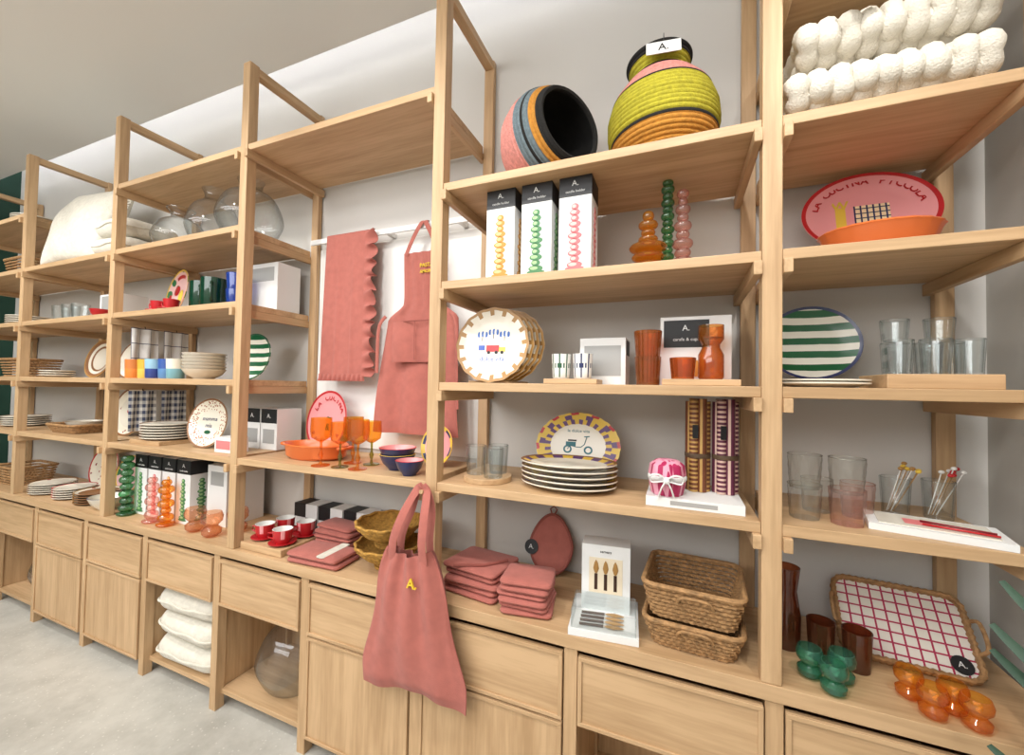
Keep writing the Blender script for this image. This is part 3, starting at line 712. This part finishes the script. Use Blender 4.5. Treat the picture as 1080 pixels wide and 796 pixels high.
obj('chunky_knit_cushion',b,rest=L1+.1295)
b=MB();M=standing(.51,1.50,L2+.045,.165,.78,14,0)
plate(b,M,.165,.78,pink,red,seg=72,dp=.022)
arctext(b,'LA CUCINA PICCOLA',M,.132,.028,red,165,15,False,.80)
b.box(-.03,.055,-.05,.03,.0044,.0052,mat('ill_cream',(240,215,170),.5),M)
for k in range(6): b.box(-.03+k*.015,-.026+k*.015,-.05,.03,.0053,.0058,navy,M)
for k in range(5): b.box(-.03,.055,-.046+k*.016,-.043+k*.016,.0054,.0059,navy,M)
b.box(-.075,-.05,-.04,.03,.0044,.0052,yellow,M);b.text('W',M@TM(-.062,.035,.005),.04,yellow,bold=.001)
obj('pink_plate',b,rest=L2+.046)
b=MB();b.box(.44,.58,1.47,1.54,L2+.0006,L2+.0455,oy);obj('plate_stand',b,bevel=.002)
b=MB();b.lathe([(0,0),(.09,0),(.112,.02),(.124,.052),(.130,.057),(.124,.062),(.117,.055),(.105,.024),(0,.01)],orange,TM(.477,1.33,L2,s=(1,.72,1)),seg=72,rmod=lambda a,z:1+(.012*math.cos(20*a) if z>.02 else 0));obj('baking_dish',b,rest=L2)
grs=pat('green_stripes','stripe',(232,229,216),(28,92,56),s=22,t=.5,wob=.004,rough=.25)
b=MB();M=standing(.372,1.50,L3+.022,.125,.95,10,0)
plate(b,M,.125,.92,grs,navy,dp=.02,matf=lambda k,j:(navy if k==4 else None));obj('striped_plate',b,rest=L3+.024)
b=MB()
for i in range(2): plate(b,TM(.355,1.33,L3+.008*i),.105,.8,cream,green,dp=.014)
obj('plate_stack',b,rest=L3)
b=MB();b.box(.31,.44,1.49,1.55,L3+.0006,L3+.024,oy);obj('plate_stand',b,bevel=.002)
b=MB();b.cbox(.575,1.35,L3+.0006,.21,.17,.035,ox);obj('wooden_board',b,bevel=.002)
for i,(x,y) in enumerate(((.51,1.31),(.575,1.30),(.645,1.32),(.53,1.385),(.60,1.39),(.65,1.40))):
    b=MB();tumbler(b,TM(x,y,L3),.029,.085,gclear,seg=40,rmod=rib if i%2 else None);obj('clear_tumbler',b,rest=L3+.0356)
for i in range(2):
    b=MB();tumbler(b,TM([.53,.62][i],1.385,L3),.03,.06,gclear,seg=40,rmod=rib);obj('clear_tumbler',b,rest=L3+.122)
facet=lambda a,z:1+.035*math.cos(10*a+z*60)
def rtum(b,M,r,h,m):
    # pressed-glass tumbler: stacked facets
    pr=[(0,0),(r*.85,0)]
    for k in range(1,9): pr.append((r*(.85+.15*k/8)*(1+(.02 if k%2 else -.01)),h*k/8))
    b.lathe(pr,m,M,seg=60,rmod=facet)
    b.tube([((r)*math.cos(2*math.pi*k/24),(r)*math.sin(2*math.pi*k/24),h) for k in range(24)],.0015,m,M,seg=5,closed=True)
for i,(x,y,mm) in enumerate(((.31,1.30,(gsm,gsm)),(.395,1.28,(gpk2,gsm)))):
    b=MB()
    for k in range(2): rtum(b,TM(x,y,L4+k*.078),.038,.088,mm[k])
    obj('ribbed_tumbler_stack',b,rest=L4)
for i,(x,y) in enumerate(((.36,1.39),(.445,1.37))):
    b=MB();rtum(b,TM(x,y,L4),.037,.09,gpk2 if i else gsm);obj('ribbed_tumbler',b,rest=L4)
for i,(x,cols) in enumerate(((.555,(yellow,gold)),(.645,(red,wcer)))):
    b=MB();tumbler(b,TM(x,1.45,L4),.034,.10,gclear,seg=24);obj('clear_tumbler',b,rest=L4)
    b=MB();g=random.Random(i)
    for k in range(9):
        a=g.random()*6.28;r1=.018*g.random()
        p=(x-.012+r1*math.cos(a)*.6,1.45+r1*math.sin(a)*.6,L4+.012);q=(x+.03+r1*math.cos(a)*1.6,1.45+r1*math.sin(a)*1.6,L4+.12+.02*g.random())
        b.tube([p,q],.0014,[gold,wcer][k%2],seg=5);b.ball(q[0],q[1],q[2],.007,.005,.005,cols[k%2],seg=8)
    obj('cocktail_pick_set',b,rest=L4+.008)
b=MB();M=TM(.565,1.30,L4+.0006,rz=-14)
b.box(-.12,.12,-.07,.07,0,.016,white,M);b.box(-.1,.1,-.055,.055,.0162,.018,cream,M);b.box(-.05,.0,-.03,.02,.0182,.0186,paperp,M)
for k in range(2): b.tube([(-.02,-.03+.03*k,.022),(.10,-.045+.022*k,.022)],.0025,[red,mat('dark_red_print',(120,20,30),.5)][k],M);
obj('boxed_stirrer_set',b)
# counter B-F
b=MB();b.lathe([(0,0),(.03,0),(.034,.01),(.036,.09),(.03,.13),(.026,.16),(.03,.19),(.034,.225),(.031,.225)],gbrown,TM(.29,1.40,LC));obj('amber_vase',b,rest=LC)
for i,(x,y) in enumerate(((.365,1.375),(.44,1.36))):
    b=MB();tumbler(b,TM(x,y,LC),.033,.10,gbrown);obj('amber_tumbler',b,rest=LC)
def bcup(b,M,s,m):
    b.lathe([(0,0),(.02,0),(.034,.012),(.036,.028),(.022,.042),(.024,.046),(.038,.062),(.04,.08),(.034,.098),(.031,.098)],m,M@TM(s=(s,s,s)),seg=24)
for i,(x,y,r,m) in enumerate(((.315,1.275,0,gteal),(.385,1.285,15,gteal),(.352,1.228,0,gteal))):
    b=MB();bcup(b,TM(x,y,LC),.75,m);obj('green_glass_goblet',b,rest=LC)
for i,(x,y) in enumerate(((.515,1.285),(.535,1.23),(.585,1.265),(.605,1.225))):
    b=MB();bcup(b,TM(x,y,LC),.7,gamber);obj('amber_glass_goblet',b,rest=LC)
b=MB()
clo=pat('grid_cloth','grid',(232,225,215),(174,48,80),s=36,t=.16,rough=.9)
M=TM(.575,1.48,LC+.12,rz=-6,rx=44)
b.rr(.27,.20,.03,[(0,-.004),(0,.002)],clo,M)
for z,rw in ((-.004,.006),(.005,.007),(.013,.006)): b.tube(rope_ring(.28,.21,.032,z,120,.0016,0),rw,wick,M,seg=6,closed=True)
for sx in (-1,1): b.tube(smooth([(sx*.142,-.04,.018),(sx*.154,-.03,.04),(sx*.154,.03,.04),(sx*.142,.04,.018)],4),.005,wick,M)
b.disc(.022,.002,black,M@TM(.105,-.07,.004),seg=24);b.text('A.',M@TM(.105,-.07,.0065),.02,white)
obj('rattan_tray',b,rest=LC)
# plant
b=MB();lf=mat('leaf_green',(52,78,60),.6,var=.15,vs=15)
b.lathe([(0,0),(.09,0),(.115,.02),(.125,.24),(.115,.24),(.105,.2),(0,.19)],mat('plant_pot',(210,200,185),.7),TM(.66,.72,0))
for k,(tx,ty,tz) in enumerate(((.53,1.03,1.03),(.535,1.04,.98),(.56,1.06,1.10),(.535,1.05,.80),(.60,1.0,.78),(.62,1.02,1.42),(.75,.6,1.2),(.6,.5,1.1),(.75,.9,1.1),(.60,.9,.98))):
    st=Vector((.66,.72,.19));e=Vector((tx,ty,tz));mid=st*.4+e*.6+Vector((.05,-.03,.16));mid.x=min(mid.x,.74)
    path=smooth([tuple(st),tuple(st*.7+mid*.3+Vector((0,0,.1))),tuple(mid),tuple(e)],6);n=len(path)
    b.tube(path,[.003 if i<n*.45 else .002+.011*math.sin(math.pi*min(1,(i-n*.45)/(n*.55))) for i in range(n)],lf,seg=6,flat=.15)
obj('potted_palm',b,rest=0)
# =============== BAY D-C ===============
def vase(x,y,z,r,h,m):
    b=MB();b.lathe(smooth([(.001,0),(r*.6,.0),(r*.95,h*.25),(r,h*.42),(r*.75,h*.68),(r*.38,h*.8),(r*.36,h*.9),(r*.5,h)],4),m,TM(x,y,z),seg=32)
    b.tube([(r*.5*math.cos(2*math.pi*k/28),r*.5*math.sin(2*math.pi*k/28),h) for k in range(28)],.003,m,TM(x,y,z),seg=6,closed=True);obj('glass_vase',b,rest=z)
gv=glass('vase_glass',(248,250,250),(140,144,144),.02)
for i,(x,r,h) in enumerate(((-2.62,.13,.26),(-2.33,.125,.33),(-2.04,.15,.34))): vase(x,1.40,L1,r,h,gv)
pmul=pat('fruit_print','blobs',(232,190,188),(60,124,80),s=16,t=.35,rough=.3)
b=MB();M=standing(-2.64,1.42,L2,.14,1,10,-10);plate(b,M,.14,1,pmul,yellow,matf=lambda k,j:((red if (j//8)%2 else None) if k==2 else None))
b.ball(-.03,.02,.006,.035,.03,.003,red,M=M);b.ball(.035,-.02,.006,.03,.04,.003,yellow,M=M);obj('decorative_plate',b,rest=L2)
for i,(x,y) in enumerate(((-2.56,1.28),(-2.43,1.27))):
    b=MB();espcup(b,TM(x,y,L2+.004,rz=200),.035,.055,red);b.lathe([(0,0),(.03,0),(.055,.008),(.055,.011),(0,.004)],red,TM(x,y,L2));obj('espresso_cup',b,rest=L2)
for i,(x,y) in enumerate(((-2.33,1.36),(-2.19,1.33))):
    b=MB()
    b.lathe([(0,0),(.055,0),(.058,.01),(.058,.16),(.054,.16),(.052,.01),(0,.01)],dgr,TM(x,y,L2),seg=28);b.tube(smooth([(.056,0,.13),(.085,0,.125),(.085,0,.05),(.056,0,.04)],4),.006,dgr,TM(x,y,L2,rz=-40));obj('green_glass_pitcher',b,rest=L2)
b=MB();tumbler(b,TM(-2.02,1.33,L2),.045,.09,dbl);tumbler(b,TM(-2.02,1.33,L2+.08),.045,.09,dbl);obj('blue_tumbler_stack',b,rest=L2)
b=MB();b.cbox(-1.945,1.48,L2+.0006,.20,.13,.24,white);b.box(-2.03,-1.87,1.4144,1.415,L2+.15,L2+.22,greyp);obj('gift_box',b,bevel=.001)
ccs=[(222,134,62),(228,194,90),(54,72,140),(96,140,188),(124,172,182)]
for i,c in enumerate(ccs):
    b=MB();gm=mat('cup_colour_%d'%i,c,.3);wl=[(200,120,60),(220,170,60),(150,190,210),(60,90,160),(232,224,206)][i]
    pr=[(0,0),(.034,0),(.037,.005),(.038,.05),(.04,.1),(.037,.1),(.034,.006),(0,.006)];g2=mat('cup_top_%d'%i,wl,.3)
    b.lathe(pr,gm,TM(-2.74+.092*i,1.27+.012*(i%2),L3),matf=lambda k,j,gm=gm,g2=g2:(g2 if k>=3 else gm));obj('colourful_tumbler',b,rest=L3)
b=MB()
for i in range(6): bowl(b,TM(-2.245,1.33,L3+.016*i),.095,.05,cream,cream,brown)
obj('bowl_stack',b,rest=L3)
b=MB();M=standing(-2.0,1.42,L3,.12,1,10,5);plate(b,M,.12,1,grs,green);obj('striped_plate',b,rest=L3)
b=MB()
b.cbox(-2.56,1.34,L4,.26,.2,.02,ox)
for i in range(6): plate(b,TM(-2.55,1.34,L4+.02+.014*i),.125,.9,cream,brown,dp=.016)
obj('plate_stack',b,rest=L4)
fl=pat('floral_print','blobs',(232,224,206),(150,66,64),s=40,t=.25,rough=.3)
fruit=pat('fruit_rim','blobs',(232,224,206),(160,92,60),s=90,t=.35,rough=.3)
b=MB();M=standing(-2.2,1.34,L4,.125,1,12,8);plate(b,M,.125,1,cream,brown,matf=lambda k,j:(fruit if k in(1,2,3) else None))
b.text('mamma',M@TM(0,.022,.0045),.03,navy);b.text('mia',M@TM(0,-.012,.0045),.03,navy);b.disc(.02,.001,green,M@TM(0,-.045,.004,s=(1,.5,1)));obj('decorative_plate',b,rest=L4)
b=MB()
for k,x in enumerate((-2.00,-1.88)):
    b.cbox(x,1.49,L4,.115,.14,.2,white)
    b.box(x-.055,x+.055,1.4192,1.42,L4+.13,L4+.2,black);b.text('A.',TM(x,1.419,L4+.165,rx=90),.03,white)
    b.box(x-.04,x+.04,1.4192,1.42,L4+.03,L4+.1,greyp)
obj('gift_box',b,rest=L4)
b=MB();b.cbox(-1.97,1.30,L4,.12,.08,.07,white);b.box(-2.02,-1.92,1.2594,1.26,L4+.015,L4+.055,paperp);obj('gift_box',b,rest=L4)
ging=pat('gingham_cloth','gingham',(232,231,226),(66,74,100),s=6,t=.5,rough=.9)
ltow=pat('line_cloth','grid',(234,232,228),(80,80,100),s=3,t=.05,rough=.9)
for i,(z0,z1,m) in enumerate(((L3+.03,L2-.07,ltow),(L4+.05,L3-.07,ging))):
    for j in range(2):
        b=MB();y0=1.27+.155*j
        b.grid(lambda u,v:(-2.785+.010*math.sin(u*12+v),y0+.13*u,z1+(z0-z1)*v),20,16,m,th=.003)
        b.tube([(-2.785,y0+.065,z1),(-2.79,y0+.065,z1+.012)],.002,black)
        obj('tea_towel',b)
cols=[ills[1],ills[2],ills[0],ills[1]]
for i in range(4):
    b=MB();pbox(b,TM(-2.71+.125*i,1.36,LC+.0005),.11,.11,.322,cols[i]);obj('candle_holder_box',b)
b=MB();b.cbox(-2.16,1.46,LC+.0006,.15,.20,.30,white);b.box(-2.21,-2.11,1.3594,1.36,LC+.2,LC+.27,greyp);obj('gift_box',b,bevel=.001)
b=MB();bulges(b,TM(-2.755,1.265,LC),[(.04,.02)]+[(.033,.04),(.028,.035)]*4,ggreen);obj('glass_candlestick',b,rest=LC)
b=MB();bulges(b,TM(-2.5,1.255,LC),[(.04,.02)]+[(.03,.04),(.022,.03)]*3,gpink);obj('glass_candlestick',b,rest=LC)
b=MB();bulges(b,TM(-2.38,1.255,LC),[(.04,.02)]+[(.035,.04),(.022,.03)]*3,gamber);obj('glass_candlestick',b,rest=LC)
for i,(x,y) in enumerate(((-2.17,1.27),(-2.03,1.26),(-1.98,1.35))):
    b=MB();bcup(b,TM(x,y,LC),1.15,goa);obj('peach_glass_goblet',b,rest=LC)
# =============== BAY E-D & G-E ===============
b=MB();M=TM(-3.50,1.35,2.4,rz=3,rx=74);b.pillow(.62,.52,.19,linen,M,wr=.09,seed=2,ex=.33)
# fringe along both short sides and a tufted band, like the woven throw pillow in the shop
for sx in (-1,1):
    for k in range(26):
        y=-.235+.0188*k
        b.tube([(sx*.285,y,0),(sx*(.305+.004*(k%3)),y+.004*((k%3)-1),-.004),(sx*(.322+.005*(k%2)),y+.006*((k%2)-.5),-.01)],.0045,linen,M,seg=5)
obj('throw_pillow',b,rest=L1)
b=MB();puffy(b,TM(-3.02,1.40,L1,rz=3),.34,.34,.115,linen,3);obj('throw_pillow',b,rest=L1)
b=MB();puffy(b,TM(-3.02,1.40,L1+.12,rz=-4),.33,.33,.11,linen,4);obj('throw_pillow',b,rest=L1+.1165)
for i,x in enumerate((-3.72,-3.6,-3.48)):
    b=MB();tumbler(b,TM(x,1.33,L2),.045,.11,gclear);obj('clear_tumbler',b,rest=L2)
b=MB();b.cbox(-3.2,1.42,L2+.0006,.22,.14,.16,white);b.box(-3.29,-3.11,1.3494,1.35,L2+.06,L2+.15,greyp);obj('gift_box',b)
b=MB();bowl(b,TM(-3.15,1.29,L2),.05,.05,red,wcer,red);obj('ceramic_bowl',b,rest=L2)
b=MB();M=standing(-3.5,1.45,L3,.13,1,14,5);plate(b,M,.13,1,brown,gold,matf=lambda k,j:(cream if k in(0,2) else None));obj('decorative_plate',b,rest=L3)
b=MB();M=standing(-3.12,1.45,L3,.12,1,14,5);plate(b,M,.12,1,cream,brown);obj('decorative_plate',b,rest=L3)
b=MB()
for i in range(3): plate(b,TM(-3.65,1.30,L3+.014*i),.08,1,cream,brown,dp=.014)
obj('plate_stack',b,rest=L3)
b=MB();M=standing(-3.06,1.42,L4,.15,1,12,5);plate(b,M,.15,1,cream,brown,matf=lambda k,j:(fl if k in(2,3) else None));b.disc(.04,.001,red,M@TM(0,0,.004,s=(1,.5,1)));obj('decorative_plate',b,rest=L4)
b=MB();wbasket(b,TM(-3.5,1.38,L4),.32,.24,.05,wick,rows=5);obj('wicker_tray',b,rest=L4)
b=MB();bowl(b,TM(-3.5,1.38,L4),.09,.06,cream,cream,brown);obj('ceramic_bowl',b,rest=L4+.007)
for i,(x,y,r,m) in enumerate(((-3.72,1.33,.11,cream),(-3.45,1.33,.1,cream),(-3.2,1.34,.11,brown))):
    b=MB()
    for k in range(5): plate(b,TM(x,y,LC+.013*k),r,1,m,[brown,red,gold][i],dp=.016,matf=lambda k,j:(fl if k==3 else None))
    obj('plate_stack',b,rest=LC)
b=MB();M=standing(-3.58,1.53,LC,.14,1,12,5);plate(b,M,.14,1,fl,red);obj('decorative_plate',b,rest=LC)
b=MB();M=standing(-3.3,1.54,LC,.12,1,12,5);plate(b,M,.12,1,pmul,yellow);obj('decorative_plate',b,rest=LC)
b=MB();bowl(b,TM(-2.98,1.29,LC),.09,.07,cream,cream,navy);obj('ceramic_bowl',b,rest=LC)
for i,z in enumerate((L0,L1,L2,L3,L4,LC)):
    b=MB()
    if i%2: 
        wbasket(b,TM(-4.25,1.38,z),.3,.22,.12,wick,rows=7);obj('wicker_basket',b,rest=z)
    else:
        for k in range(5): plate(b,TM(-4.25,1.37,z+.014*k),.12,1,[cream,pink][i%2],brown,dp=.016)
        obj('plate_stack',b,rest=z)
for i in range(3):
    b=MB();puffy(b,TM(-2.17,1.38,.1+.12*i,rz=[1.5,-2,2][i]),.46,.32,.116,linen,20+i)
    obj('stacked_cushion',b,rest=.0826+.118*i)
vase(-1.60,1.38,.083,.16,.34,gv);vase(-3.78,1.38,.083,.12,.30,gv)

# ---------------- lights
def area(name,loc,rot,sx,sy,p,col=(.985,.99,1)):
    l=bpy.data.lights.new(name,'AREA');l.shape='RECTANGLE';l.size=sx;l.size_y=sy;l.energy=p;l.color=col
    o=bpy.data.objects.new(name,l);o.location=loc;o.rotation_euler=[rad(a) for a in rot];bpy.context.collection.objects.link(o);return o
area('ceiling_panel_light',(-2.2,-.9,3.05),(0,0,0),4.5,1.2,98)  # added unseen area light for even soft ambient, not a modelled panel fixture
area('front_fill',(-2.0,-2.9,2.8),(60,0,0),5,1.2,92)  # added fill tilted from behind the camera to lift the dark shelf backs
area('ceiling_wash_fill',(-2.6,-2.6,1.9),(180,0,0),3.5,.5,85)  # added unseen area light pointing up, brightens the ceiling
for i,x in enumerate((-4.2,-3.1,-2.0,-.95,.0,.6)):
    l=bpy.data.lights.new('track_spot','SPOT');l.energy=50;l.spot_size=rad(80);l.spot_blend=.8;l.shadow_soft_size=.06;l.color=(1,.98,.945)
    o=bpy.data.objects.new('track_spot',l);o.location=(x,.25,3.0);d=Vector((x-.1,1.5,1.3))-o.location;o.rotation_euler=d.to_track_quat('-Z','Y').to_euler();bpy.context.collection.objects.link(o)
w=bpy.data.worlds.new('w');sc.world=w;w.use_nodes=True;w.node_tree.nodes['Background'].inputs[0].default_value=(1,.97,.93,1);w.node_tree.nodes['Background'].inputs[1].default_value=.3
sc.view_settings.view_transform='Standard'
# ---------------- camera
f,yaw,pitch,roll,h=429.6776,.3887,.0250,.0181,1.4443
F=Vector((-math.sin(yaw)*math.cos(pitch),math.cos(yaw)*math.cos(pitch),math.sin(pitch)))
R=Vector((math.cos(yaw),math.sin(yaw),0));U=R.cross(F)
c,s=math.cos(roll),math.sin(roll);R2=c*R+s*U;U2=-s*R+c*U
cam=bpy.data.cameras.new('camera');cam.sensor_width=36;cam.sensor_fit='HORIZONTAL';cam.lens=f/1080*36;cam.clip_start=.02
co=bpy.data.objects.new('camera',cam);bpy.context.collection.objects.link(co)
mm=Matrix((( R2.x,U2.x,-F.x,0),(R2.y,U2.y,-F.y,0),(R2.z,U2.z,-F.z,h),(0,0,0,1)));co.matrix_world=mm
sc.camera=co
